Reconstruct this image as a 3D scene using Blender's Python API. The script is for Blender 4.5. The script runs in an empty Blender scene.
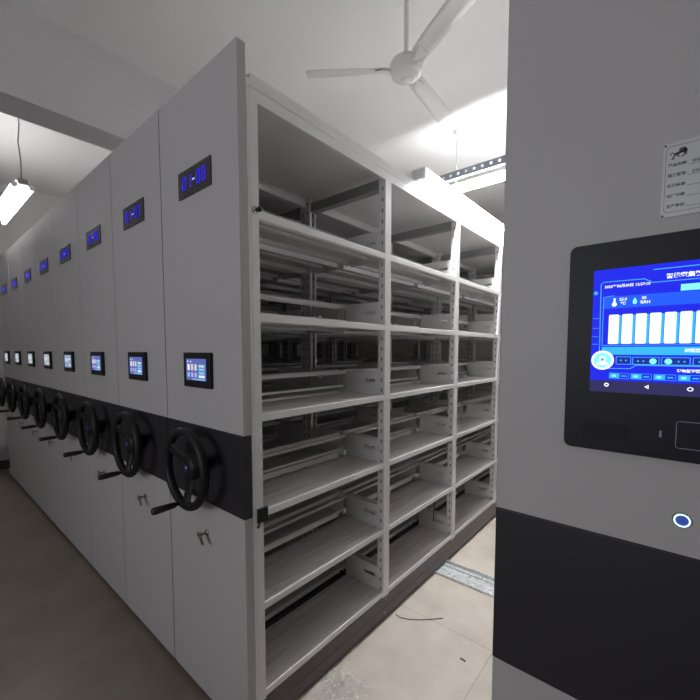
import bpy, bmesh, math, random
from mathutils import Vector, Matrix
random.seed(7)
SC = bpy.context.scene
COL = SC.collection
# ---------------------------------------------------------------- camera
F = 381.0
pitch = math.atan(24.5 / F); yaw = math.radians(40.3)
cam_d = bpy.data.cameras.new('camera'); cam = bpy.data.objects.new('camera', cam_d); COL.objects.link(cam)
cam.location = (0, 0, 1.37)
cam.rotation_euler = (math.pi / 2 - pitch, 0, yaw)
cam_d.sensor_width = 36; cam_d.sensor_fit = 'HORIZONTAL'
cam_d.lens = 36 * F / 700
cam_d.shift_x = 0.0; cam_d.shift_y = 24.5 / 700
cam_d.clip_start = 0.02
SC.camera = cam
# ---------------------------------------------------------------- world, light, exposure
W = bpy.data.worlds.new('world'); SC.world = W; W.use_nodes = True
W.node_tree.nodes['Background'].inputs[0].default_value = (0.55, 0.62, 0.75, 1)
W.node_tree.nodes['Background'].inputs[1].default_value = 0.6
vs = SC.view_settings
vs.view_transform = 'Standard'; vs.look = 'None'; vs.gamma = 1; vs.use_curve_mapping = False
vs.exposure = 0.1
TUBE_FAR = 75.0
TUBE_CANOPY = 230.0      # emission of the tube over the open aisle
TUBE_LEFT = 19.0     # emission of the pair of tubes over the row
FILL_POWER = 34.0
def area(name, loc, rot, sx, sy, power, color):
    l = bpy.data.lights.new(name, 'AREA'); l.shape = 'RECTANGLE'; l.size = sx; l.size_y = sy
    l.energy = power; l.color = color
    o = bpy.data.objects.new(name, l); COL.objects.link(o); o.location = loc; o.rotation_euler = rot
    return o
# added fill light for the unit faces, set outside an unseen opening
area('window_fill', (-1.1, -2.66, 1.75), (math.radians(90), 0, math.radians(0)), 2.2, 1.2, FILL_POWER, (0.95, 0.97, 1.0))

# ---------------------------------------------------------------- materials
MATS = {}
def mat(name, color, rough=0.5, metal=0.0, emit=None, es=0.0, noise=None, spec=0.5, bump=None, alpha=None, trans=0.0):
    if name in MATS: return MATS[name]
    m = bpy.data.materials.new(name); m.use_nodes = True
    nt = m.node_tree; b = nt.nodes['Principled BSDF']
    b.inputs['Base Color'].default_value = (*color, 1)
    b.inputs['Roughness'].default_value = rough
    b.inputs['Metallic'].default_value = metal
    b.inputs['Specular IOR Level'].default_value = spec
    if trans: b.inputs['Transmission Weight'].default_value = trans
    if emit:
        b.inputs['Emission Color'].default_value = (*emit, 1); b.inputs['Emission Strength'].default_value = es
    if noise:
        scale, amount = noise
        tc = nt.nodes.new('ShaderNodeTexCoord'); n = nt.nodes.new('ShaderNodeTexNoise')
        n.inputs['Scale'].default_value = scale; n.inputs['Detail'].default_value = 5
        nt.links.new(tc.outputs['Object'], n.inputs['Vector'])
        mx = nt.nodes.new('ShaderNodeMix'); mx.data_type = 'RGBA'
        nt.links.new(n.outputs['Fac'], mx.inputs['Factor'])
        mx.inputs['A'].default_value = (*[c * (1 - amount) for c in color], 1)
        mx.inputs['B'].default_value = (*[min(1, c * (1 + amount)) for c in color], 1)
        nt.links.new(mx.outputs['Result'], b.inputs['Base Color'])
    if bump:
        scale, st = bump
        tc = nt.nodes.new('ShaderNodeTexCoord'); n = nt.nodes.new('ShaderNodeTexNoise')
        n.inputs['Scale'].default_value = scale; n.inputs['Detail'].default_value = 6
        nt.links.new(tc.outputs['Object'], n.inputs['Vector'])
        bp = nt.nodes.new('ShaderNodeBump'); bp.inputs['Strength'].default_value = st
        nt.links.new(n.outputs['Fac'], bp.inputs['Height']); nt.links.new(bp.outputs['Normal'], b.inputs['Normal'])
    MATS[name] = m
    return m
PANEL = mat('panel_grey_paint', (0.47, 0.452, 0.455), 0.55, noise=(2.0, 0.04))
BAND = mat('band_dark_paint', (0.020, 0.018, 0.022), 0.5)
RACK = mat('rack_grey_paint', (0.82, 0.81, 0.81), 0.34, noise=(3.0, 0.03))
CROSS = mat('crossbar_grey_paint', (0.30, 0.30, 0.30), 0.4)
BASE = mat('base_dark_paint', (0.075, 0.058, 0.066), 0.32)
BLACK = mat('black_plastic', (0.010, 0.010, 0.011), 0.5, spec=0.3)
BEZ = mat('bezel_black_gloss', (0.010, 0.010, 0.018), 0.45, spec=0.25)
LEDP = mat('display_dark_plate', (0.05, 0.048, 0.052), 0.3)
WHITE = mat('white_enamel', (0.80, 0.80, 0.79), 0.35)
WALL = mat('wall_white_paint', (0.44, 0.43, 0.42), 0.85, noise=(1.5, 0.03))
CEIL = mat('ceiling_white_paint', (0.76, 0.755, 0.74), 0.9, noise=(1.2, 0.03))
CHROME = mat('bright_steel', (0.6, 0.6, 0.58), 0.22, metal=1.0)
KEYM = mat('key_metal', (0.28, 0.28, 0.24), 0.4, metal=0.8)
RUBBER = mat('black_rubber', (0.015, 0.015, 0.014), 0.6)
HANDLE = mat('handle_brown_black', (0.018, 0.012, 0.010), 0.4)
BADGE = mat('hub_badge', (0.10, 0.09, 0.25), 0.18, metal=0.6)
TRAYM = mat('rail_blue_grey', (0.32, 0.35, 0.40), 0.45)
def E(name, c, s): return mat(name, (0.0, 0.0, 0.0), 0.6, emit=c, es=s)
LEDB = E('led_blue', (0.03, 0.015, 1.0), 0.75)
LEDW = E('led_pale', (0.45, 0.6, 1.0), 1.0)
S_BLUE = E('screen_blue', (0.004, 0.012, 0.80), 1.0)
S_MID = E('screen_mid_blue', (0.008, 0.10, 0.92), 1.0)
S_LINE = E('screen_line', (0.06, 0.40, 1.0), 1.0)
S_CYAN = E('screen_cyan', (0.03, 0.48, 0.90), 1.0)
S_PALE = E('screen_pale_cyan', (0.25, 0.95, 0.95), 1.0)
S_WHITE = E('screen_white', (0.9, 0.97, 1.0), 1.15)
S_DARK = E('screen_navigation', (0.022, 0.018, 0.10), 1.0)
S_NAVY = E('screen_navy', (0.003, 0.02, 0.30), 1.0)
RING = E('ring_light', (0.55, 0.85, 1.0), 1.8)
RINGB = E('ring_blue', (0.03, 0.05, 0.28), 1.0)
T_BG = E('touch_background', (0.10, 0.13, 0.42), 1.0)
T_1 = E('touch_warm', (0.80, 0.52, 0.62), 1.0)
T_2 = E('touch_green', (0.48, 0.66, 0.62), 1.0)
T_3 = E('touch_cyan', (0.22, 0.52, 0.78), 1.0)
T_4 = E('touch_pink', (0.66, 0.30, 0.66), 1.0)
T_5 = E('touch_white', (0.75, 0.80, 0.95), 1.0)
T_PALE1 = E('touch_pale_blue', (0.24, 0.32, 0.52), 1.0)
T_PALE2 = E('touch_pale_grey', (0.36, 0.42, 0.46), 1.0)
T_PALE3 = E('touch_pale_white', (0.58, 0.66, 0.68), 1.0)
INK = mat('plate_ink', (0.11, 0.10, 0.11), 0.6)
PLATE = mat('plate_silver', (0.55, 0.55, 0.56), 0.45, metal=0.2)

def slot_material():
    m = bpy.data.materials.new('slotted_steel'); m.use_nodes = True; nt = m.node_tree
    b = nt.nodes['Principled BSDF']; b.inputs['Roughness'].default_value = 0.4
    tc = nt.nodes.new('ShaderNodeTexCoord'); sp = nt.nodes.new('ShaderNodeSeparateXYZ')
    nt.links.new(tc.outputs['Object'], sp.inputs[0])
    def math_(op, a, bb=None):
        n = nt.nodes.new('ShaderNodeMath'); n.operation = op
        if isinstance(a, float): n.inputs[0].default_value = a
        else: nt.links.new(a, n.inputs[0])
        if bb is not None:
            if isinstance(bb, float): n.inputs[1].default_value = bb
            else: nt.links.new(bb, n.inputs[1])
        return n.outputs[0]
    z = math_('MODULO', sp.outputs['Z'], 0.05)
    zin = math_('LESS_THAN', math_('ABSOLUTE', math_('SUBTRACT', z, 0.025)), 0.009)
    ax = math_('ABSOLUTE', sp.outputs['X'])
    xin = math_('LESS_THAN', math_('ABSOLUTE', math_('SUBTRACT', ax, 0.2555)), 0.0033)
    hole = math_('MULTIPLY', zin, xin)
    mx = nt.nodes.new('ShaderNodeMix'); mx.data_type = 'RGBA'
    nt.links.new(hole, mx.inputs['Factor'])
    mx.inputs['A'].default_value = (0.80, 0.79, 0.79, 1); mx.inputs['B'].default_value = (0.10, 0.10, 0.10, 1)
    nt.links.new(mx.outputs['Result'], b.inputs['Base Color'])
    return m
SLOT = slot_material()

def shelf_material():
    m = bpy.data.materials.new('shelf_grey_paint'); m.use_nodes = True; nt = m.node_tree
    b = nt.nodes['Principled BSDF']; b.inputs['Roughness'].default_value = 0.36
    tc = nt.nodes.new('ShaderNodeTexCoord'); mp = nt.nodes.new('ShaderNodeMapping')
    mp.inputs['Scale'].default_value = (55, 3, 24)
    n = nt.nodes.new('ShaderNodeTexNoise'); n.inputs['Scale'].default_value = 1.0; n.inputs['Detail'].default_value = 6
    nt.links.new(tc.outputs['Object'], mp.inputs[0]); nt.links.new(mp.outputs[0], n.inputs['Vector'])
    mx = nt.nodes.new('ShaderNodeMix'); mx.data_type = 'RGBA'
    nt.links.new(n.outputs['Fac'], mx.inputs['Factor'])
    mx.inputs['A'].default_value = (0.30, 0.27, 0.27, 1); mx.inputs['B'].default_value = (0.88, 0.85, 0.83, 1)
    nt.links.new(mx.outputs['Result'], b.inputs['Base Color'])
    return m
SHELF = shelf_material()

def floor_material():
    m = bpy.data.materials.new('floor_tiles'); m.use_nodes = True; nt = m.node_tree
    b = nt.nodes['Principled BSDF']; b.inputs['Roughness'].default_value = 0.32
    b.inputs['Specular IOR Level'].default_value = 0.4
    tc = nt.nodes.new('ShaderNodeTexCoord'); mp = nt.nodes.new('ShaderNodeMapping')
    mp.inputs['Location'].default_value = (0.571, -1.68, 0)
    nt.links.new(tc.outputs['Object'], mp.inputs[0])
    br = nt.nodes.new('ShaderNodeTexBrick'); br.offset = 0; br.squash = 1
    br.inputs['Scale'].default_value = 1.0; br.inputs['Brick Width'].default_value = 0.8; br.inputs['Row Height'].default_value = 0.8
    br.inputs['Mortar Size'].default_value = 0.0025; br.inputs['Mortar Smooth'].default_value = 0.2
    br.inputs['Color1'].default_value = (0.70, 0.645, 0.565, 1); br.inputs['Color2'].default_value = (0.73, 0.67, 0.59, 1)
    br.inputs['Mortar'].default_value = (0.52, 0.48, 0.42, 1)
    nt.links.new(mp.outputs[0], br.inputs['Vector'])
    n = nt.nodes.new('ShaderNodeTexNoise'); n.inputs['Scale'].default_value = 3.2; n.inputs['Detail'].default_value = 8; n.inputs['Roughness'].default_value = 0.62
    nt.links.new(tc.outputs['Object'], n.inputs['Vector'])
    rp = nt.nodes.new('ShaderNodeValToRGB'); rp.color_ramp.elements[0].position = 0.32; rp.color_ramp.elements[0].color = (0.80, 0.77, 0.76, 1)
    rp.color_ramp.elements[1].position = 0.62; rp.color_ramp.elements[1].color = (1, 1, 1, 1)
    nt.links.new(n.outputs['Fac'], rp.inputs[0])
    mx = nt.nodes.new('ShaderNodeMix'); mx.data_type = 'RGBA'; mx.blend_type = 'MULTIPLY'; mx.inputs['Factor'].default_value = 1
    nt.links.new(br.outputs['Color'], mx.inputs['A']); nt.links.new(rp.outputs[0], mx.inputs['B'])
    # floor colour is multiplied darker and browner in front of the units
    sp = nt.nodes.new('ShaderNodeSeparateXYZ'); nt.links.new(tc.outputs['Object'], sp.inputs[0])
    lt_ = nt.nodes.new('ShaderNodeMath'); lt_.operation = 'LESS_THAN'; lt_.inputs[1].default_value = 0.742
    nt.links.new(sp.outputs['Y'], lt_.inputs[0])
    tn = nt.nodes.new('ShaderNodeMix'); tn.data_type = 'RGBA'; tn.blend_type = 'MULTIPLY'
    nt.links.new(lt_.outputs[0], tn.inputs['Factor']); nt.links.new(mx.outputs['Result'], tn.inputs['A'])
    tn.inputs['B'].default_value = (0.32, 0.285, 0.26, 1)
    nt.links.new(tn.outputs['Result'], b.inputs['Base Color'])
    return m
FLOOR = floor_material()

def galv_material():
    m = bpy.data.materials.new('galvanised_steel'); m.use_nodes = True; nt = m.node_tree
    b = nt.nodes['Principled BSDF']; b.inputs['Metallic'].default_value = 0.35
    tc = nt.nodes.new('ShaderNodeTexCoord')
    v = nt.nodes.new('ShaderNodeTexVoronoi'); v.inputs['Scale'].default_value = 60
    nt.links.new(tc.outputs['Object'], v.inputs['Vector'])
    rp = nt.nodes.new('ShaderNodeValToRGB')
    rp.color_ramp.elements[0].color = (0.62, 0.64, 0.65, 1); rp.color_ramp.elements[1].color = (0.88, 0.90, 0.90, 1)
    sp = nt.nodes.new('ShaderNodeSeparateColor'); nt.links.new(v.outputs['Color'], sp.inputs[0])
    nt.links.new(sp.outputs[0], rp.inputs[0]); nt.links.new(rp.outputs[0], b.inputs['Base Color'])
    rr = nt.nodes.new('ShaderNodeMapRange'); rr.inputs['To Min'].default_value = 0.25; rr.inputs['To Max'].default_value = 0.6
    nt.links.new(sp.outputs[1], rr.inputs['Value']); nt.links.new(rr.outputs[0], b.inputs['Roughness'])
    return m
GALV = galv_material()

# ---------------------------------------------------------------- mesh builder
class MB:
    def __init__(self): self.bm = bmesh.new(); self.mats = []; self.mi = 0
    def m(self, material):
        if material not in self.mats: self.mats.append(material)
        self.mi = self.mats.index(material); return self
    def face(self, vs_):
        try:
            f = self.bm.faces.new(vs_); f.material_index = self.mi; return f
        except ValueError: return None
    def box(self, x0, x1, y0, y1, z0, z1, bev=0.0):
        if bev > 0:
            t = bmesh.new(); bmesh.ops.create_cube(t, size=1)
            for v in t.verts:
                v.co = Vector(((x0 + x1) / 2 + v.co.x * (x1 - x0), (y0 + y1) / 2 + v.co.y * (y1 - y0), (z0 + z1) / 2 + v.co.z * (z1 - z0)))
            bmesh.ops.bevel(t, geom=t.edges[:], offset=bev, segments=2, affect='EDGES', profile=0.5)
            self.merge(t); return self
        p = [self.bm.verts.new(c) for c in [(x0,y0,z0),(x1,y0,z0),(x1,y1,z0),(x0,y1,z0),(x0,y0,z1),(x1,y0,z1),(x1,y1,z1),(x0,y1,z1)]]
        for q in ((3,2,1,0),(4,5,6,7),(0,1,5,4),(1,2,6,5),(2,3,7,6),(3,0,4,7)): self.face([p[i] for i in q])
        return self
    def merge(self, t, M=None):
        vm = {}
        for v in t.verts: vm[v] = self.bm.verts.new(M @ v.co if M else v.co)
        for f in t.faces:
            g = self.face([vm[v] for v in f.verts])
            if g and f.smooth: g.smooth = True
        t.free()
    def tube(self, pts, r, seg=12, closed=False, caps=True, radii=None, smooth=True):
        pts = [Vector(p) for p in pts]; n = len(pts); rings = []
        up = None
        for i, p in enumerate(pts):
            if closed: d = (pts[(i + 1) % n] - pts[i - 1]).normalized()
            else: d = (pts[min(i + 1, n - 1)] - pts[max(i - 1, 0)]).normalized()
            if up is None:
                up = Vector((0, 0, 1)) if abs(d.z) < 0.9 else Vector((1, 0, 0))
            a = d.cross(up).normalized(); b = a.cross(d).normalized(); up = b
            rr = radii[i] if radii else r
            rings.append([self.bm.verts.new(p + (a * math.cos(2 * math.pi * k / seg) + b * math.sin(2 * math.pi * k / seg)) * rr) for k in range(seg)])
        m_ = n if closed else n - 1
        for i in range(m_):
            A = rings[i]; B = rings[(i + 1) % n]
            for k in range(seg):
                f = self.face([A[k], A[(k + 1) % seg], B[(k + 1) % seg], B[k]])
                if f: f.smooth = smooth
        if caps and not closed:
            self.face(list(reversed(rings[0]))); self.face(rings[-1])
        return self
    def lathe(self, prof, center, axis='Z', seg=32, smooth=True):
        c = Vector(center); rings = []
        for r, h in prof:
            ring = []
            for k in range(seg):
                a = 2 * math.pi * k / seg
                if axis == 'Z': p = Vector((r * math.cos(a), r * math.sin(a), h))
                elif axis == 'Y': p = Vector((r * math.cos(a), h, r * math.sin(a)))
                else: p = Vector((h, r * math.cos(a), r * math.sin(a)))
                ring.append(self.bm.verts.new(c + p))
            rings.append(ring)
        for A, B in zip(rings, rings[1:]):
            for k in range(seg):
                f = self.face([A[k], A[(k + 1) % seg], B[(k + 1) % seg], B[k]])
                if f: f.smooth = smooth
        self.face(rings[0]); self.face(rings[-1])
        return self
    def prism_xz(self, pts, y0, y1):
        """polygon given in x,z extruded along y"""
        a = [self.bm.verts.new((x, y0, z)) for x, z in pts]; b = [self.bm.verts.new((x, y1, z)) for x, z in pts]
        n = len(pts); self.face(a); self.face(list(reversed(b)))
        for i in range(n): self.face([a[i], b[i], b[(i + 1) % n], a[(i + 1) % n]])
        return self
    def line_xz(self, pts, w, y0, y1):
        for (x0, z0), (x1, z1) in zip(pts, pts[1:]):
            d = Vector((x1 - x0, z1 - z0)); L = d.length
            if L < 1e-6: continue
            d /= L; nx, nz = -d.y * w / 2, d.x * w / 2; ex, ez = d.x * w / 2, d.y * w / 2
            self.prism_xz([(x0 + nx - ex, z0 + nz - ez), (x0 - nx - ex, z0 - nz - ez), (x1 - nx + ex, z1 - nz + ez), (x1 + nx + ex, z1 + nz + ez)], y0, y1)
        return self
    def disc_xz(self, x, z, r, y0, y1, seg=20, sx=1.0):
        return self.prism_xz([(x + sx * r * math.cos(2 * math.pi * k / seg), z + r * math.sin(2 * math.pi * k / seg)) for k in range(seg)], y0, y1)
    def text(self, s, x, z, size, y, align='LEFT', bold=0.0, sx=1.0):
        cu = bpy.data.curves.new('t', 'FONT'); cu.body = s; cu.size = size; cu.align_x = align; cu.align_y = 'CENTER'
        cu.resolution_u = 3; cu.offset = bold
        o = bpy.data.objects.new('t', cu); COL.objects.link(o)
        bpy.context.view_layer.update()
        me = bpy.data.meshes.new_from_object(o.evaluated_get(bpy.context.evaluated_depsgraph_get()))
        t = bmesh.new(); t.from_mesh(me)
        M = Matrix(((sx, 0, 0, x), (0, 0, 0, y), (0, 1, 0, z), (0, 0, 0, 1)))
        self.merge(t, M)
        bpy.data.objects.remove(o); bpy.data.curves.remove(cu); bpy.data.meshes.remove(me)
        return self
    def build(self, name, material=None, parent=None, recalc=True, bevel=0):
        if recalc: bmesh.ops.recalc_face_normals(self.bm, faces=self.bm.faces[:])
        me = bpy.data.meshes.new(name); self.bm.to_mesh(me); self.bm.free()
        ms = self.mats if self.mats else [material]
        for q in ms: me.materials.append(q)
        o = bpy.data.objects.new(name, me); COL.objects.link(o)
        if parent: o.parent = parent
        return o
def tag(o, label=None, cat=None, group=None, kind=None):
    if label: o['label'] = label
    if cat: o['category'] = cat
    if group: o['group'] = group
    if kind: o['kind'] = kind
    return o
def empty(name, loc):
    o = bpy.data.objects.new(name, None); COL.objects.link(o); o.location = loc; o.empty_display_size = 0.1; return o

# ---------------------------------------------------------------- room shell
XL, XR, YF, YB, ZC = -5.85, 2.4, -2.5, 5.6, 3.25
def struct(name, mb, m=None): return tag(mb.build(name, m), kind='structure')
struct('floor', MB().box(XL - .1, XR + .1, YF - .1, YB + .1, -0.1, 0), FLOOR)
struct('ceiling', MB().box(XL - .1, XR + .1, YF - .1, YB + .1, ZC, ZC + .1), CEIL)
struct('wall_left', MB().box(XL - .1, XL, YF, YB, 0, ZC), mat('wall_left_paint', (0.68, 0.67, 0.65), 0.85, noise=(1.5, 0.03)))
struct('wall_right', MB().box(XR, XR + .1, YF, YB, 0, ZC), WALL)
struct('wall_back', MB().box(XL - .1, XR + .1, YB, YB + .1, 0, ZC), WALL)
wf = MB()
wx0, wx1, wz0, wz1 = -2.2, 0.0, 1.15, 2.35
wf.box(XL - .1, wx0, YF - .1, YF, 0, ZC).box(wx1, XR + .1, YF - .1, YF, 0, ZC).box(wx0, wx1, YF - .1, YF, 0, wz0).box(wx0, wx1, YF - .1, YF, wz1, ZC)
struct('wall_front', wf, WALL)
win = MB()
win.box(wx0, wx1, YF - .08, YF - .03, wz0, wz0 + .05).box(wx0, wx1, YF - .08, YF - .03, wz1 - .05, wz1)
for xx in (wx0, wx0 + .71, wx0 + 1.43, wx1 - .05): win.box(xx, xx + .05, YF - .08, YF - .03, wz0 + .05, wz1 - .05)
struct('added_window_1', win, WHITE)  # unseen window, added behind the viewer to let the fill light in
BEAM = mat('beam_grey_paint', (0.56, 0.545, 0.545), 0.9, noise=(1.2, 0.03))
struct('trim_1', MB().box(-3.04, -2.80, YF, YB, 2.75, ZC), BEAM)      # ceiling beam
bb = mat('baseboard_dark', (0.09, 0.07, 0.06), 0.5)
struct('baseboard_left', MB().box(XL, XL + .012, YF + .012, YB - .012, 0, .1), bb)
struct('baseboard_back', MB().box(XL, XR, YB - .012, YB, 0, .1), bb)
struct('baseboard_right', MB().box(XR - .012, XR, YF + .012, YB - .012, 0, .1), bb)

# ---------------------------------------------------------------- mobile shelving
UY = 0.710; PITCH = 0.548; X1 = -1.328
HW = 0.273
FR = [0.049, 0.815, 1.583, 2.351, 3.119, 3.887]         # upright frames along the unit
LV = [0.165, 0.487, 0.819, 1.153, 1.490, 1.825]
TOPZ = 2.165
def plate_with_hole(mb, x0, x1, y, z0, z1, hx0, hx1, hz0, hz1, t=0.0015):
    for sx in (1,):
        mb.box(x0, hx0, y - t, y + t, z0, z1); mb.box(hx1, x1, y - t, y + t, z0, z1)
        mb.box(hx0, hx1, y - t, y + t, z0, hz0); mb.box(hx0, hx1, y - t, y + t, hz1, z1)
def build_rack(root):
    # carriage base
    b = MB()
    b.m(BASE)
    L0, L1 = 0.04, FR[-1] + .03
    b.box(-HW + .004, HW - .004, L0, L1, 0.098, 0.134)
    b.box(-HW + .009, HW - .009, L0, L1, 0.066, 0.098)
    b.box(-HW + .008, HW - .008, L0, L1, 0.018, 0.070)
    base = b.build('base', None, root)
    bolts = MB()
    for side in (-1, 1):
        ys = [FR[1], FR[2], FR[0] + .02, FR[3] - .02, FR[4], FR[5] - .02] + [FR[2] + .2 + .065 * k for k in range(5)] 
        for j, y in enumerate(ys):
            for z in (0.116, 0.044):
                if j >= 6 and z < .1: y = y - .01
                bolts.lathe([(0.0001, 0), (.0065, 0), (.0065, .003), (.0001, .0045)][::1], (side * (HW - (.004 if z > .1 else .008)), y, z), 'X', 8) if side > 0 else \
                    bolts.lathe([(0.0001, 0), (.0065, 0), (.0065, -.003), (.0001, -.0045)], (side * (HW - (.004 if z > .1 else .008)), y, z), 'X', 8)
    bolts.build('bolt_row', CHROME, base)
    # uprights
    for i, y in enumerate(FR):
        for s in (-1, 1):
            u = MB().m(SLOT)
            if i == 0:
                xa, xb = sorted((s * (HW - .004), s * (HW - .002))); u.box(xa, xb, y - .0165, y - .005, .134, TOPZ + .035)
            def bx(xa, xb, ya, yb): u.box(min(xa * s, xb * s), max(xa * s, xb * s), ya, yb, .134, TOPZ + .035)
            if i == 0: bx(HW - .003, HW, y - .005, y + .024)
            else: bx(HW - .003, HW, y - .024, y + .024)
            bx(HW - .038, HW - .003, y - .024, y - .0195)
            bx(HW - .038, HW - .003, y + .0195, y + .022)
            bx(HW - .038, HW - .0355, y - .0195, y - .010)
            bx(HW - .038, HW - .0355, y + .010, y + .0195)
            u.build('upright', None, root)
        t = MB().box(-HW + .04, HW - .04, y - .018, y + .018, TOPZ - .030, TOPZ + .012)
        t.box(-HW + .04, HW - .04, y - .021, y + .021, TOPZ - .036, TOPZ - .030)
        t.build('top_crossbar', CROSS, root)
    # canopy
    c = MB()
    y0, y1 = .046, FR[-1] + .03
    c.box(-HW, HW, y0, y1, 2.205, 2.209)
    for s in (-1, 1):
        def cb(xa, xb, za, zb): c.box(min(xa * s, xb * s), max(xa * s, xb * s), y0, y1, za, zb)
        cb(HW - .002, HW + .0008, 2.165, 2.196)
        cb(HW - .012, HW + .0008, 2.162, 2.165)
        cb(HW - .009, HW - .002, 2.196, 2.203)
        cb(HW - .002, HW + .0005, 2.203, 2.240)
        cb(HW - .02, HW + .0005, 2.240, 2.243)
    c.build('canopy', RACK, root)
    # shelves
    for bay in range(5):
        ya, yb = FR[bay] + .0225, FR[bay + 1] - .0225
        for z in LV:
            for s in (-1, 1):
                sh = MB().m(SHELF)
                def sb(xa, xb, za, zb, bev=0): sh.box(min(xa * s, xb * s), max(xa * s, xb * s), ya, yb, za, zb, bev)
                sb(.036, HW - .004, z - .0015, z)
                sh.m(RACK)
                sb(HW - .007, HW - .001, z - .026, z + .0005, .0018)
                sb(HW - .022, HW - .007, z - .027, z - .025)
                sb(.034, .037, z - .024, z)
                sb(.037, .052, z - .024, z - .0225)
                sb(.140, .165, z - .010, z - .0015)
                sh.build('shelf', SHELF, root)
                br = MB()
                def rb(xa, xb, za, zb): br.box(min(xa * s, xb * s), max(xa * s, xb * s), ya, yb, za, zb)
                rb(.024, .027, z + .094, z + .110)
                rb(.027, .037, z + .108, z + .110)
                br.build('back_rail', RACK, root)
                if s > 0:
                    lr = MB().box(.010, .013, ya, yb, z + .025, z + .036); lr.build('centre_rail', RACK, root)
    for i, y in enumerate(FR):
        for z in LV:
            for s in (-1, 1):
                p = MB()
                for off in ((.020,) if i == 0 else (-.020,) if i == 5 else (-.020, .020)):
                    xa, xb = (.026, HW - .014) if s > 0 else (-HW + .014, -.026)
                    hxa, hxb = (.150, .215) if s > 0 else (-.215, -.150)
                    plate_with_hole(p, xa, xb, y + off, z - .026, z + .112, hxa, hxb, z + .055, z + .074)
                    p.box(xa, xb, y + min(off, off * .6), y + max(off, off * .6), z + .110, z + .112)
                p.build('side_plate', RACK, root)
    # thin diagonal brace at the third frame
    MB().tube([(.19, FR[2] - .12, LV[0] + .10), (.17, FR[2] - .06, LV[1] - .02)], .003, 6).build('brace_rod', BLACK, root)

SEG = {'0': 'abcdef', '1': 'bc', '2': 'abged', '3': 'abgcd', '4': 'fgbc', '5': 'afgcd', '6': 'afgedc', '7': 'abc', '8': 'abcdefg', '-': 'g'}
def digits(num, parent):
    y0, y1 = -.0062, -.0050
    xs = [-.080, -.044, -.0085, .020, .056]; w, h = .024, .046; zc = 1.978; t = .0042
    for ch, x in zip('01-0%d' % num, xs):
        d = MB(); ww = .016 if ch == '-' else w
        xa, xb, za, zm, zb = x, x + ww, zc - h / 2, zc, zc + h / 2
        gx = 0.0
        for q in SEG[ch]:
            d.m(LEDW if ch == '-' else LEDB)
            R = {'a': (xa, xb, zb - t, zb), 'd': (xa, xb, za, za + t), 'g': (xa, xb, zm - t / 2, zm + t / 2),
                 'f': (xa, xa + t, zm, zb), 'b': (xb - t, xb, zm, zb), 'e': (xa, xa + t, za, zm), 'c': (xb - t, xb, za, zm)}[q]
            d.box(R[0], R[1], y0, y1, R[2], R[3])
        o = d.build('display_dash' if ch == '-' else 'display_digit', None, parent)
        o['label'] = 'pale glowing dash' if ch == '-' else 'glowing blue digit ' + ch
def build_end_panel(root, key=True):
    PW = .2705
    MB().box(-PW, PW, 0, .032, 1.0885, 2.325, .0015).build('end_panel', PANEL, root)
    MB().box(-PW - .0003, PW + .0003, -.0006, .032, .8065, 1.088, .0015).build('dark_band', BAND, root)
    MB().box(-PW, PW, 0, .032, .028, .806, .0015).build('lower_panel', PANEL, root)
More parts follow.
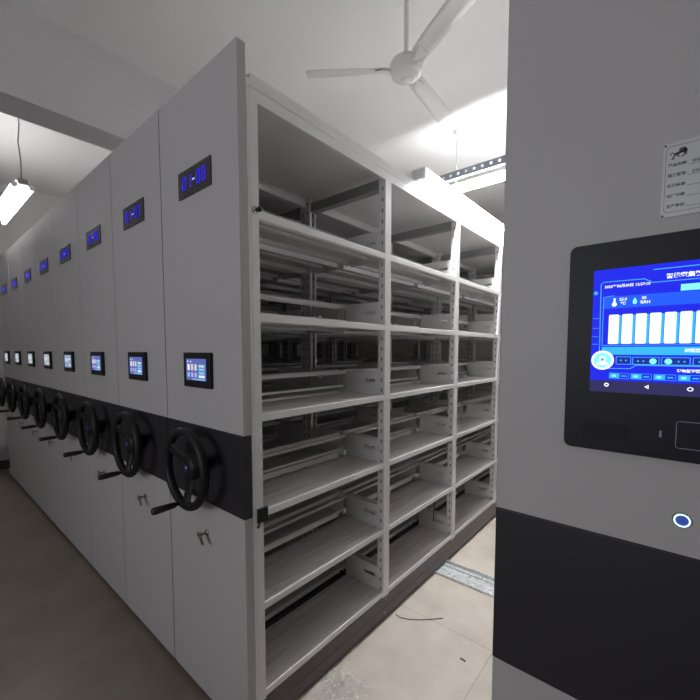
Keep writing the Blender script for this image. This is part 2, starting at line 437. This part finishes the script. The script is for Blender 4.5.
def build_front(root):
    MB().box(-.115, .115, -.005, 0, 1.928, 2.025, .0015).build('number_display', LEDP, root)
    bz = MB().box(-.096, .096, -.014, 0, 1.232, 1.361, .004).build('touchscreen', BLACK, root)
    s = MB(); y0, y1 = -.0146, -.0140
    x0, x1, z0, z1 = -.071, .071, 1.259, 1.338
    s.m(T_BG).box(x0, x1, y0, y1, z0, z1)
    y2 = -.0150
    for i, (mm, mm2) in enumerate(((T_5, T_3), (T_1, T_4), (T_2, T_3))):
        xx = x0 + .010 + i * .026
        s.m(mm).box(xx, xx + .016, y2, y0, z0 + .036, z0 + .059)
        s.m(mm2).box(xx, xx + .016, y2, y0, z0 + .012, z0 + .028)
    for k, mm in enumerate((T_2, T_3, T_3, T_5)):
        s.m(mm).box(x1 - .050, x1 - .010, y2, y0, z0 + .048 - k * .0125, z0 + .057 - k * .0125)
    s.m(T_5).box(x0 + .008, x0 + .016, y2, y0, z1 - .013, z1 - .008).box(x0 + .030, x0 + .038, y2, y0, z1 - .013, z1 - .008)
    s.m(T_3).box(x0 + .045, x1 - .008, y2, y0, z0 + .002, z0 + .006)
    s.build('screen', None, bz)
    # hand wheel
    cx, cz, wy, R = .016, .947, -.072, .134
    w = MB().tube([(cx + R * math.cos(a), wy, cz + R * math.sin(a)) for a in [2 * math.pi * k / 48 for k in range(48)]], .0155, 12, closed=True)
    hwheel = w.build('handwheel', BLACK, root)
    sp = MB()
    for a in (math.radians(-90), math.radians(30), math.radians(150)):
        d = Vector((math.cos(a), 0, math.sin(a))); n = Vector((-math.sin(a), 0, math.cos(a)))
        prof = [(0.02, .030, -.050), (.06, .024, -.056), (.10, .020, -.066), (.128, .026, -.072)]
        prev = None
        for r, hw, yy in prof:
            c0 = Vector((cx, 0, cz)) + d * r
            ring = [sp.bm.verts.new(c0 + n * a_ + Vector((0, yy + b_, 0))) for a_, b_ in ((-hw, 0), (-hw * .6, -.008), (hw * .6, -.008), (hw, 0), (hw * .6, .008), (-hw * .6, .008))]
            if prev:
                for k in range(6): sp.face([prev[k], prev[(k + 1) % 6], ring[(k + 1) % 6], ring[k]])
            else: sp.face(ring)
            prev = ring
        sp.face(prev)
    sp.build('spokes', BLACK, hwheel)
    MB().lathe([(.001, 0), (.030, 0), (.034, -.015), (.046, -.035), (.048, -.055), (.040, -.066), (.020, -.070), (.001, -.070)], (cx, 0, cz), 'Y', 32).build('hub', BLACK, hwheel)
    MB().lathe([(.001, -.0702), (.017, -.0702), (.015, -.074), (.001, -.076)], (cx, 0, cz), 'Y', 24).build('hub_badge', BADGE, hwheel)
    hx, hz = cx - .030, cz - R + .002
    MB().tube([(hx, -.07, hz), (hx, -.092, hz), (hx, -.10, hz), (hx, -.14, hz), (hx, -.172, hz), (hx, -.178, hz)], .01, 14,
              radii=[.006, .0065, .0105, .0125, .0135, .010]).build('handle', HANDLE, hwheel)
    # lock with its key
    qx = .026
    lk = MB().lathe([(.001, 0), (.012, 0), (.011, -.006), (.009, -.007), (.001, -.007)], (qx, 0, .690), 'Y', 20).build('lock', CHROME, root)
    ky = MB().box(qx - .0012, qx + .0012, -.024, -.006, .686, .694)
    ky.box(qx - .013, qx + .009, -.034, -.022, .682, .700, .003)
    ky.build('key', KEYM, lk)
    tg = MB().m(KEYM)
    tg.tube([(qx + .009 * math.cos(a), -.030, .684 + .009 * math.sin(a)) for a in [2 * math.pi * k / 14 for k in range(14)]], .0011, 5, closed=True)
    tg.m(CHROME).prism_xz([(qx - .004, .680), (qx + .012, .688), (qx + .030, .664), (qx + .014, .656)], -.031, -.027)
    tg.build('key_tag', None, lk)

def copy_tree(o, parent=None):
    c = o.copy(); COL.objects.link(c); c.parent = parent
    if parent: c.matrix_parent_inverse = o.matrix_parent_inverse
    for ch in list(o.children): copy_tree(ch, c)
    return c

unit = empty('mobile_shelving_unit', (0, 0, 0))
build_rack(unit); build_end_panel(unit)
rack_only = copy_tree(unit)           # becomes the fixed unit that carries the control console
build_front(unit)
labels = {
    8: 'nearest grey mobile shelving unit with open shelves, end panel display reading 01-08',
    7: 'grey mobile shelving unit second from the front, display reading 01-07',
    6: 'third grey mobile shelving unit of the row, display reading 01-06',
    5: 'fourth grey mobile shelving unit of the row, display reading 01-05',
    4: 'fifth grey mobile shelving unit of the row, display reading 01-04',
    3: 'sixth grey mobile shelving unit of the row, display reading 01-03',
    2: 'seventh grey mobile shelving unit of the row, display reading 01-02',
    1: 'farthest grey mobile shelving unit at the left end of the row, display reading 01-01'}
units = []
for k in range(8):
    u = unit if k == 0 else copy_tree(unit)
    u.location = (X1 - PITCH * k, UY, 0)
    tag(u, labels[8 - k], 'mobile shelving', 'row of mobile shelving units')
    units.append(u)
for k, u in enumerate(units):
    disp = [c for c in u.children if c.name.startswith('number_display')][0]
    digits(8 - k, disp)
    if k >= 3:                         # viewing-angle washout put into the colours of the farther screens
        ts = [c for c in u.children if c.name.startswith('touchscreen')][0]
        for sc in ts.children:
            for q, sl in enumerate(sc.material_slots):
                base_m = sc.data.materials[q]
                sl.link = 'OBJECT'
                sl.material = (T_PALE2 if k >= 4 else T_PALE1) if base_m in (T_BG, T_3, T_4) else T_PALE3
# latch hardware seen only on the nearest unit
lt = MB().m(BLACK).box(HW + .0005, HW + .012, .045, .085, .784, .832, .002)
lt.tube([(HW + .006, .051, .784), (HW + .006, .051, .776), (HW + .006, .049, .770), (HW + .006, .043, .769)], .003, 8)
tag(lt.build('latch', None, units[0]), 'black latch block on the front post')
bp = MB().m(CHROME).lathe([(.001, 0), (.012, 0), (.012, .003), (.001, .004)], (HW, .056, 1.822), 'X', 16)
bp.m(BLACK).lathe([(.001, .003), (.007, .003), (.009, .012), (.007, .018), (.001, .018)], (HW, .067, 1.826), 'X', 16)
tag(bp.build('bumper_knob', None, units[0]), 'small black and silver knob on the front post')

# ---------------------------------------------------------------- fixed unit with control console
CY = 0.680; CX = 0.0385
con = rack_only
con.name = 'fixed_shelving_unit'
con.location = (CX, CY, 0)
tag(con, 'fixed grey shelving unit at the right with large blue touch console on its end panel', 'shelving unit')
def lx(x): return x - CX
bz = MB()
r = .010
def rrect(x0, x1, z0, z1, r, n=6):
    pts = []
    for (cx_, cz_, a0) in ((x1 - r, z1 - r, 0), (x0 + r, z1 - r, 90), (x0 + r, z0 + r, 180), (x1 - r, z0 + r, 270)):
        for k in range(n + 1):
            a = math.radians(a0 + 90 * k / n); pts.append((cx_ + r * math.cos(a), cz_ + r * math.sin(a)))
    return pts
bz.prism_xz(rrect(-.165, .165, 1.2205, 1.5257, r), -.010, 0)
bez = bz.build('console_bezel', BEZ, con)
SX0, SX1, SZ0, SZ1 = -.133, .133, 1.3095, 1.4865
y = [-.0100 - .00025 * k for k in range(8)]
s = MB()
s.m(S_BLUE).box(SX0, SX1, y[1], y[0], SZ0, SZ1)
s.m(S_MID).box(lx(-.081), lx(.159), y[2], y[1], 1.4300, 1.4470)
# frames and lines
s.m(S_LINE)
W1 = .0011
s.line_xz([(lx(-.0838), 1.362), (lx(-.0851), 1.4655), (lx(-.0818), 1.4686), (lx(-.0348), 1.4680), (lx(-.0255), 1.4621), (lx(.105), 1.4621), (lx(.114), 1.4680), (lx(.160), 1.4680)], W1, y[3], y[2])
s.line_xz([(lx(-.081), 1.3775), (lx(-.0812), 1.4465), (lx(-.0686), 1.448)], W1 * .8, y[3], y[2])
s.line_xz([(lx(-.081), 1.3768), (lx(.159), 1.3768)], W1 * .8, y[3], y[2])
s.line_xz([(lx(-.0254), 1.4793), (lx(.105), 1.4793)], W1 * 1.1, y[3], y[2])
s.line_xz([(lx(-.0725), 1.3432), (lx(-.0462), 1.3436), (lx(-.0394), 1.3486), (lx(.12), 1.3486)], W1, y[3], y[2])
for a_, b_ in ((1.4163, 1.402), (1.402, 1.3898), (1.3898, 1.3785)):
    s.line_xz([(lx(-.0932), a_), (lx(-.0864), a_)], W1 * .6, y[3], y[2])
    s.line_xz([(lx(-.0932), b_), (lx(-.0864), b_)], W1 * .6, y[3], y[2])
s.disc_xz(lx(-.0912), 1.4535, .0028, y[3], y[2], 12)
s.m(S_CYAN).box(lx(-.081), lx(.159), y[3], y[1], 1.3632, 1.3745)
s.m(S_CYAN).box(lx(-.0625), lx(.155), y[2], y[1], 1.3492, 1.3500)
s.m(S_PALE).box(lx(.0037), lx(.030), y[3], y[1], 1.4480, 1.4565)
# control groups
for gx, flip in ((-.0437, 0), (-.0120, 1), (.0200, 0), (.0520, 1)):
    s.m(S_LINE).line_xz([(lx(gx), 1.3500), (lx(gx), 1.3598), (lx(gx + .0290), 1.3598), (lx(gx + .0290), 1.3500), (lx(gx), 1.3500)], W1 * .7, y[3], y[2])
    s.m(S_NAVY).box(lx(gx + .001), lx(gx + .028), y[2], y[1], 1.3506, 1.3592)
    c_ = gx + (.0225 if not flip else .0070)
    s.m(S_PALE).disc_xz(lx(c_), 1.3545, .0040, y[4], y[2], 18)
    for q in (0, 1):
        p_ = gx + (.0050 + .006 * q if not flip else .0165 + .006 * q)
        s.m(S_CYAN).disc_xz(lx(p_ + .001), 1.3545, .0012, y[4], y[2], 8)
s.m(S_NAVY).box(lx(-.0629), lx(-.0461), y[2], y[1], 1.3506, 1.3600)
s.m(S_LINE).line_xz([(lx(-.0629), 1.3506), (lx(-.0629), 1.3602), (lx(-.0461), 1.3602), (lx(-.0461), 1.3506)], W1 * .7, y[3], y[2])
for q in (0, 1): s.m(S_CYAN).disc_xz(lx(-.0575 + .006 * q), 1.3552, .0012, y[4], y[2], 8)
for k in range(6):
    px = -.0704 + .0255 * k
    s.m(S_LINE).line_xz([(lx(px), 1.3290), (lx(px), 1.3366), (lx(px + .0228), 1.3366), (lx(px + .0228), 1.3290), (lx(px), 1.3290)], W1 * .5, y[3], y[2])
    s.m(S_CYAN).box(lx(px + .0006), lx(px + .012), y[4], y[2], 1.3296, 1.3360)
    s.m(S_PALE).box(lx(px + .003), lx(px + .008), y[5], y[4], 1.3312, 1.3344)
    s.m(S_CYAN).box(lx(px + .014), lx(px + .0205), y[4], y[2], 1.3318, 1.3336)
# writing on the screen
s.m(S_WHITE)
s.text('2023年06月30日 12:57:10', lx(-.0806), 1.4611, .0049, y[4], bold=.00012)
s.text('智能密集架管理系统', lx(-.0116), 1.4682, .0072, y[4], bold=.0002)
s.text('25.0', lx(-.0625), 1.4420, .0052, y[4], bold=.00012)
s.text('℃', lx(-.0610), 1.4362, .0056, y[4], bold=.00012)
s.text('50', lx(-.0370), 1.4420, .0052, y[4], bold=.00012)
s.text('%RH', lx(-.0385), 1.4362, .0056, y[4], bold=.00012)
s.disc_xz(lx(-.0680), 1.4355, .0030, y[4], y[2], 14)
s.box(lx(-.0692), lx(-.0668), y[4], y[2], 1.4360, 1.4440)
s.m(S_PALE).prism_xz([(lx(-.0444) + .0032 * math.sin(t) * math.sin(t / 2) , 1.4345 + .0045 - .0045 * math.cos(t) if False else 1.4388 + .0046 * math.cos(t)) for t in [2 * math.pi * k / 20 for k in range(20)]], y[4], y[2])
s.m(S_WHITE).text('档案区域', lx(.0109), 1.3690, .0052, y[4], bold=.00015)
s.text('环境监控区', lx(.0044), 1.3420, .0046, y[4], bold=.00015)
# navigation strip
s.m(S_DARK).box(SX0, SX1, y[2], y[0], SZ0 - .001, 1.3255)
s.m(S_WHITE)
s.line_xz([(lx(-.0734) + .0022 * math.cos(a), 1.3192 + .0022 * math.sin(a)) for a in [2 * math.pi * k / 8 for k in range(9)]], .0013, y[3], y[2])
s.line_xz([(lx(-.0285), 1.3187), (lx(-.0250), 1.3208), (lx(-.0250), 1.3166), (lx(-.0285), 1.3187)], .0010, y[3], y[2])
s.line_xz([(lx(.0186) + .0026 * math.cos(a), 1.3184 + .0022 * math.sin(a)) for a in [2 * math.pi * k / 14 for k in range(15)]], .0010, y[3], y[2])
s.box(lx(.060), lx(.064), y[3], y[2], 1.3164, 1.3204)
scr = tag(s.build('screen', None, bez), 'lit blue control screen')
for k in range(8):
    x0 = -.0738 + .0157 * k
    c_ = MB().m(S_WHITE).prism_xz(rrect(lx(x0), lx(x0 + .0122), 1.3788, 1.4208, .0015, 3), y[4], y[2])
    c_.m(S_CYAN).box(lx(x0 + .0122), lx(x0 + .0150), y[3], y[2], 1.3788, 1.4195)
    c_.m(S_CYAN).box(lx(x0 + .0045), lx(x0 + .0080), y[5], y[4], 1.4062, 1.4066)
    c_.build('cabinet_icon', None, scr)
ub = MB().m(S_WHITE).disc_xz(lx(-.0796), 1.3550, .0140, y[5], y[3], 32)
ub.m(S_PALE).disc_xz(lx(-.0796), 1.3550, .0110, y[6], y[5], 32)
ub.m(S_WHITE).disc_xz(lx(-.0796), 1.3572, .0042, y[7], y[6], 20)
ub.prism_xz([(lx(-.0796) + .0078 * math.cos(a), 1.3478 + .0062 * math.sin(a)) for a in [math.pi * k / 12 for k in range(13)]], y[7], y[6])
ub.m(S_CYAN).disc_xz(lx(-.0796), 1.3562, .0022, y[7] - .0002, y[7], 14)
tag(ub.build('user_icon', None, scr), 'round pale user icon')
OUT = mat('bezel_print', (0.30, 0.30, 0.42), 0.5)
cr = MB().line_xz(rrect(lx(.0070), lx(.0480), 1.2385, 1.2745, .003, 3) + rrect(lx(.0070), lx(.0480), 1.2385, 1.2745, .003, 3)[:1], .0008, y[2], y[0])
tag(cr.build('card_reader_outline', OUT, bez), 'thin pale square outline below the screen')
MB().box(lx(-.0105), lx(-.0080), y[2], y[0], 1.2505, 1.2595).build('indicator_slot', OUT, bez)
gr = MB()
for k in range(14): gr.box(lx(-.100 + .0042 * k), lx(-.100 + .0042 * k) + .0014, y[1], y[0], 1.240, 1.262)
gr.build('speaker_grille', mat('grille_black', (0.004, 0.004, 0.004), .8), bez)
# name plate
pl = MB().m(PLATE)
pl.prism_xz(rrect(lx(-.0215), lx(.1015), 1.5485, 1.6450, .002, 2), -.0014, 0)
ypl = -.0018
pl.m(INK)
fr_ = [(lx(-.0150), 1.5545), (lx(-.0185), 1.5580), (lx(-.0185), 1.6360), (lx(-.0150), 1.6400), (lx(.095), 1.6400), (lx(.0985), 1.6360), (lx(.0985), 1.5580), (lx(.095), 1.5545), (lx(-.0150), 1.5545)]
pl.line_xz(fr_, .0004, ypl, -.0014)
for xx in (-.0195, .0995):
    for zz in (1.5508, 1.6425): pl.disc_xz(lx(xx), zz, .0013, ypl - .001, -.0014, 10)
# striding beast emblem
def blob(cx_, cz_, rx, rz, n=14, rot=0):
    pl.prism_xz([(lx(cx_) + rx * math.cos(a) * math.cos(rot) - rz * math.sin(a) * math.sin(rot), cz_ + rx * math.cos(a) * math.sin(rot) + rz * math.sin(a) * math.cos(rot)) for a in [2 * math.pi * k / n for k in range(n)]], ypl, -.0014)
blob(-.0018, 1.6330, .0040, .0035)
blob(.0010, 1.6312, .0022, .0030)
blob(-.0060, 1.6300, .0050, .0018, rot=.25)
pl.line_xz([(lx(-.0085), 1.6295), (lx(-.0105), 1.6262), (lx(-.0118), 1.6250)], .0014, ypl, -.0014)
pl.line_xz([(lx(-.0070), 1.6290), (lx(-.0068), 1.6265), (lx(-.0050), 1.6258)], .0012, ypl, -.0014)
pl.line_xz([(lx(-.0005), 1.6300), (lx(.0005), 1.6265), (lx(-.0022), 1.6245)], .0012, ypl, -.0014)
pl.line_xz([(lx(.0010), 1.6290), (lx(.0022), 1.6268)], .0011, ypl, -.0014)
pl.line_xz([(lx(-.0100), 1.6300), (lx(-.0125), 1.6318), (lx(-.0142), 1.6308), (lx(-.0138), 1.6292)], .0009, ypl, -.0014)
pl.line_xz([(lx(-.0128), 1.6236), (lx(-.0102), 1.6238)], .0009, ypl, -.0014)
pl.text('产品合格证', lx(.016), 1.6310, .0090, ypl, bold=.0001)
for k, st in enumerate(('产品名称:', '规格型号:', '执行标准:', '出厂日期:', '生产单位:')):
    zz = 1.6155 - .0133 * k
    pl.text(st, lx(-.0160), zz, .0046, ypl, bold=.0001)
    pl.line_xz([(lx(.0045), zz - .0030), (lx(.092), zz - .0030)], .0003, ypl, -.0014)
    if k < 2: pl.text(('智能密集架', '定制')[k], lx(.0080), zz, .0042, ypl)
tag(pl.build('name_plate', None, con), 'small silver name plate with a dark striding animal emblem')
# power button
pb = MB().m(CHROME).lathe([(.0001, 0), (.0108, 0), (.0108, -.001), (.0102, -.0030), (.0001, -.0030)], (lx(.0182), 0, 1.1383), 'Y', 32)
pbo = pb.build('power_button', None, con)
MB().m(RING).tube([(lx(.0182) + .0082 * math.cos(a), -.0034, 1.1383 + .0082 * math.sin(a)) for a in [2 * math.pi * k / 32 for k in range(32)]], .0009, 8, closed=True).build('ring_light', None, pbo)
MB().m(RINGB).lathe([(.0002, -.0020), (.0070, -.0020), (.0070, -.0032), (.0002, -.0034)], (lx(.0182), 0, 1.1383), 'Y', 32).build('button_cap', None, pbo)

# ---------------------------------------------------------------- floor rail
def rail(yc, x0, x1, label):
    a = MB()
    a.box(x0, x1, yc - .075, yc + .075, .0, .006)
    a.box(x0, x1, yc - .075, yc - .071, .006, .014)
    a.box(x0, x1, yc + .071, yc + .075, .006, .026)
    a.box(x0, x1, yc + .030, yc + .050, .006, .016, .002)
    o = a.build('floor_rail', GALV); tag(o, label, 'rail'); return o
rail(2.135, -5.75, -.18, 'galvanised steel floor rail crossing the aisle under the shelving units')

# ---------------------------------------------------------------- ceiling fan
fan = tag(empty('ceiling_fan', (-1.058, 1.672, 2.73)), 'white three-blade ceiling fan hanging above the shelving units', 'ceiling fan')
MB().tube([(0, 0, .07), (0, 0, .47)], .011, 14).build('downrod', WHITE, fan)
MB().lathe([(.012, .40), (.03, .42), (.055, .47), (.06, .515), (.001, .518)], (0, 0, 0), 'Z', 28).build('ceiling_cup', WHITE, fan)
MB().lathe([(.001, -.040), (.022, -.040), (.026, -.034), (.030, -.034), (.046, -.032), (.050, -.026), (.056, -.026), (.072, -.014), (.078, .004), (.078, .030), (.070, .046), (.045, .060), (.022, .072), (.012, .085), (.001, .085)], (0, 0, 0), 'Z', 40).build('motor_housing', WHITE, fan)
for a in (-143.7, 94.0, -26.0):
    a = math.radians(a); d = Vector((math.cos(a), math.sin(a), 0)); n = Vector((-math.sin(a), math.cos(a), 0))
    b = MB(); prev = None
    for r_, hw in ((.085, .030), (.12, .036), (.20, .040), (.35, .043), (.46, .044), (.487, .042), (.492, .038)):
        ring = []
        for u_ in (-1, -.5, 0, .5, 1):
            p = d * r_ + n * (hw * u_) + Vector((0, 0, .012 - .012 * u_ + .006 * (1 - u_ * u_)))
            ring.append((p + Vector((0, 0, .0015)), p - Vector((0, 0, .0015))))
        loop = [b.bm.verts.new(q[0]) for q in ring] + [b.bm.verts.new(q[1]) for q in reversed(ring)]
        if prev:
            for k in range(10):
                f = b.face([prev[k], prev[(k + 1) % 10], loop[(k + 1) % 10], loop[k]])
                if f: f.smooth = True
        else: b.face(loop)
        prev = loop
    b.face(prev)
    bl = b.build('blade', WHITE, fan)
    br = MB(); prev = None
    for r_, hw, t in ((.060, .016, .004), (.09, .012, .004), (.13, .020, .003), (.15, .018, .003)):
        c0 = d * r_ + Vector((0, 0, .006))
        lo = [br.bm.verts.new(c0 + n * (hw * u_) + Vector((0, 0, v_ * t - (u_ * .010 if r_ > .1 else 0)))) for u_, v_ in ((-1, -1), (1, -1), (1, 1), (-1, 1))]
        if prev:
            for k in range(4): br.face([prev[k], prev[(k + 1) % 4], lo[(k + 1) % 4], lo[k]])
        else: br.face(lo)
        prev = lo
    br.face(prev); br.build('blade_bracket', WHITE, bl)

# ---------------------------------------------------------------- lamps
def tube_mat(name, s_): return mat(name, (0.9, 0.9, 0.9), 0.4, emit=(0.985, 0.985, 1.0), es=s_)
def tube_x(name, x0, x1, y_, z_, m_, parent, r_=.015):
    t = MB().tube([(x0, y_, z_), (x1, y_, z_)], r_, 16).build(name, m_, parent)
    for xx, sg in ((x0, -1), (x1, 1)):
        MB().tube([(xx, y_, z_), (xx + sg * .025, y_, z_)], r_ * 1.05, 14).build('end_cap', WHITE, t)
    return t
ROD = mat('rod_grey', (.42, .42, .42), .5)
fx = tag(empty('tube_lamp', (-.95, 3.20, 2.80)), 'bright tube lamp under a perforated rail hung from the ceiling behind the fan', 'lamp')
tr = MB().m(TRAYM)
n_h = 19; Lh = 1.30; x0 = -.66
for k in range(n_h):                     # side wall with square holes left open
    xa = x0 + Lh * k / n_h; xb = x0 + Lh * (k + 1) / n_h; hc = (xa + xb) / 2; q = .010
    tr.box(xa, hc - q, -.101, -.099, .015, .075); tr.box(hc + q, xb, -.101, -.099, .015, .075)
    tr.box(hc - q, hc + q, -.101, -.099, .015, .036); tr.box(hc - q, hc + q, -.101, -.099, .056, .075)
tr.box(x0, x0 + Lh, -.099, -.060, .073, .075)
tr.box(x0, x0 + Lh, -.099, -.070, .015, .017)
tr.build('perforated_rail', None, fx)
MB().box(x0 + .03, x0 + Lh, .000, .06, -.010, .012).build('reflector', WHITE, fx)
TF = tube_mat('tube_far', TUBE_FAR)
for yy in (-.012, .072): tube_x('tube', x0 + .05, x0 + Lh - .03, yy, -.026, TF, fx)
for xx in (-.555, .50):
    MB().tube([(xx, -.0, .012), (xx, -.0, .449)], .004, 8).build('suspension_rod', ROD, fx)
    MB().lathe([(.001, .424), (.012, .426), (.032, .440), (.034, .4495), (.001, .4495)], (xx, 0, 0), 'Z', 20).build('ceiling_rose', ROD, fx)

fc = tag(empty('tube_lamp', (-1.058, 2.50, 2.2435)), 'glaring tube lamp lying along the top edge of the nearest shelving unit', 'lamp')
hd = MB().box(-.030, .000, -.72, .72, 0, .004).box(-.030, -.027, -.72, .72, .004, .058)
hd.box(-.027, .050, -.72, .72, .058, .062)
hd.build('lamp_housing', WHITE, fc)
MB().tube([(.026, -.69, .040), (.026, .69, .040)], .014, 16).build('tube', tube_mat('tube_canopy', TUBE_CANOPY), fc)
for sy in (-1, 1): MB().box(-.025, .045, min(sy * .69, sy * .72), max(sy * .69, sy * .72), .010, .058, .003).build('end_cap', WHITE, fc)

fl = tag(empty('tube_lamp', (-4.4, .66, 2.60)), 'pair of bright tubes hanging on a cord over the left end of the shelving row', 'lamp')
TL = tube_mat('tube_left', TUBE_LEFT)
MB().box(-.60, .58, -.035, .035, .018, .050).build('batten', WHITE, fl)
for yy in (-.052, .052): tube_x('tube', -.59, .60, yy, 0, TL, fl, .017)
MB().box(.57, .615, -.03, .03, .016, .055, .004).build('lamp_end', mat('lamp_end_grey', (.25, .25, .25), .5), fl)
WIRE = mat('wire_grey', (.25, .24, .22), .6)
MB().tube([(.57, 0, .052), (.562, .004, .20), (.545, -.004, .35), (.53, .01, .48), (.515, .01, .649)], .004, 8).build('cord', WIRE, fl)
MB().tube([(-.5, 0, .050), (-.5, 0, .649)], .004, 8).build('cord', WIRE, fl)
MB().lathe([(.001, .636), (.03, .638), (.032, .6495), (.001, .6495)], (.515, .01, 0), 'Z', 18).build('ceiling_rose', WHITE, fl)

# ---------------------------------------------------------------- small things on the floor
cb = MB().tube([(-1.043, 1.592, .006), (-1.008, 1.592, .003), (-.966, 1.610, .003), (-.918, 1.647, .003), (-.842, 1.726, .003)], .0016, 6)
tag(cb.build('cable', BLACK), 'thin dark cable lying on the floor beside the base of the shelving', 'cable')
WOOD = mat('splinter_dark', (.06, .045, .035), .8)
tag(MB().box(-.012, .012, -.003, .003, 0, .004).build('splinter', WOOD), 'small dark splinter lying on the aisle floor tiles', 'debris')
bpy.data.objects['splinter'].location = (-.655, 1.545, .0); bpy.data.objects['splinter'].rotation_euler = (0, 0, -.1)
# crumpled clear film
film = bpy.data.materials.new('clear_film'); film.use_nodes = True
nt = film.node_tree; b_ = nt.nodes['Principled BSDF']
b_.inputs['Base Color'].default_value = (.95, .95, .93, 1); b_.inputs['Roughness'].default_value = .08; b_.inputs['Alpha'].default_value = .22
b_.inputs['Specular IOR Level'].default_value = 1.0
from mathutils import noise as mn
fo = tag(empty('plastic_film', (-.965, 1.075, 0)), 'crumpled clear plastic film on the floor beside the shelving base', 'plastic film')
t = bmesh.new(); bmesh.ops.create_grid(t, x_segments=40, y_segments=40, size=.09)
for v in t.verts:
    p = v.co.copy(); q = Vector((p.x * 45, p.y * 45, 1.7)); rad = p.length / .09
    v.co = Vector((p.x + mn.noise(q + Vector((9, 0, 0))) * .02, p.y + mn.noise(q + Vector((0, 9, 0))) * .02,
                   .002 + (abs(mn.noise(q)) * .05 + abs(mn.noise(q * 2.3)) * .02) * max(.1, 1.1 - rad * .8)))
fm = MB(); fm.merge(t); fm.build('film_sheet', film, fo)
crease_glint = mat('film_crease', (.92, .92, .88), .12)  # off-white colour stands in for bright glints along the folds
cm = MB(); rr = random.Random(5)
for k in range(13):
    a = rr.gauss(.9, .5); x_, y_ = rr.uniform(-.075, .075), rr.uniform(-.075, .075)
    n_ = rr.choice((3, 4, 5)); L_ = rr.uniform(.006, .020); cv = rr.uniform(-.18, .18); pts = []
    for i_ in range(n_):
        pts.append((x_, y_, .012 + .03 * abs(mn.noise(Vector((x_ * 45, y_ * 45, 1.7)))) + rr.uniform(0, .012)))
        x_ += L_ * math.cos(a); y_ += L_ * math.sin(a); a += cv
    cm.tube(pts, rr.uniform(.0005, .0009), 5)
for k in range(45):  # small flecks painted as sparkles on the film
    x_, y_ = rr.uniform(-.08, .08), rr.uniform(-.08, .08); z_ = .012 + .03 * abs(mn.noise(Vector((x_ * 45, y_ * 45, 1.7)))) ; q_ = rr.uniform(.0015, .0045)
    cm.face([cm.bm.verts.new((x_ + q_ * rr.uniform(-1, 1), y_ + q_ * rr.uniform(-1, 1), z_ + q_ * rr.uniform(-1, 1))) for _ in range(3)])
cm.build('film_crease_glints', crease_glint, fo)
# bin beyond the row
bn = tag(empty('waste_bin', (-5.66, .55, 0)), 'small white waste bin with a black lid beyond the left end of the row', 'bin')
MB().lathe([(.001, 0), (.075, 0), (.095, .26), (.098, .26), (.098, .265), (.001, .265)], (0, 0, 0), 'Z', 24).build('bucket', WHITE, bn)
MB().lathe([(.001, .265), (.101, .265), (.101, .285), (.07, .31), (.001, .32)], (0, 0, 0), 'Z', 24).build('lid', BLACK, bn)
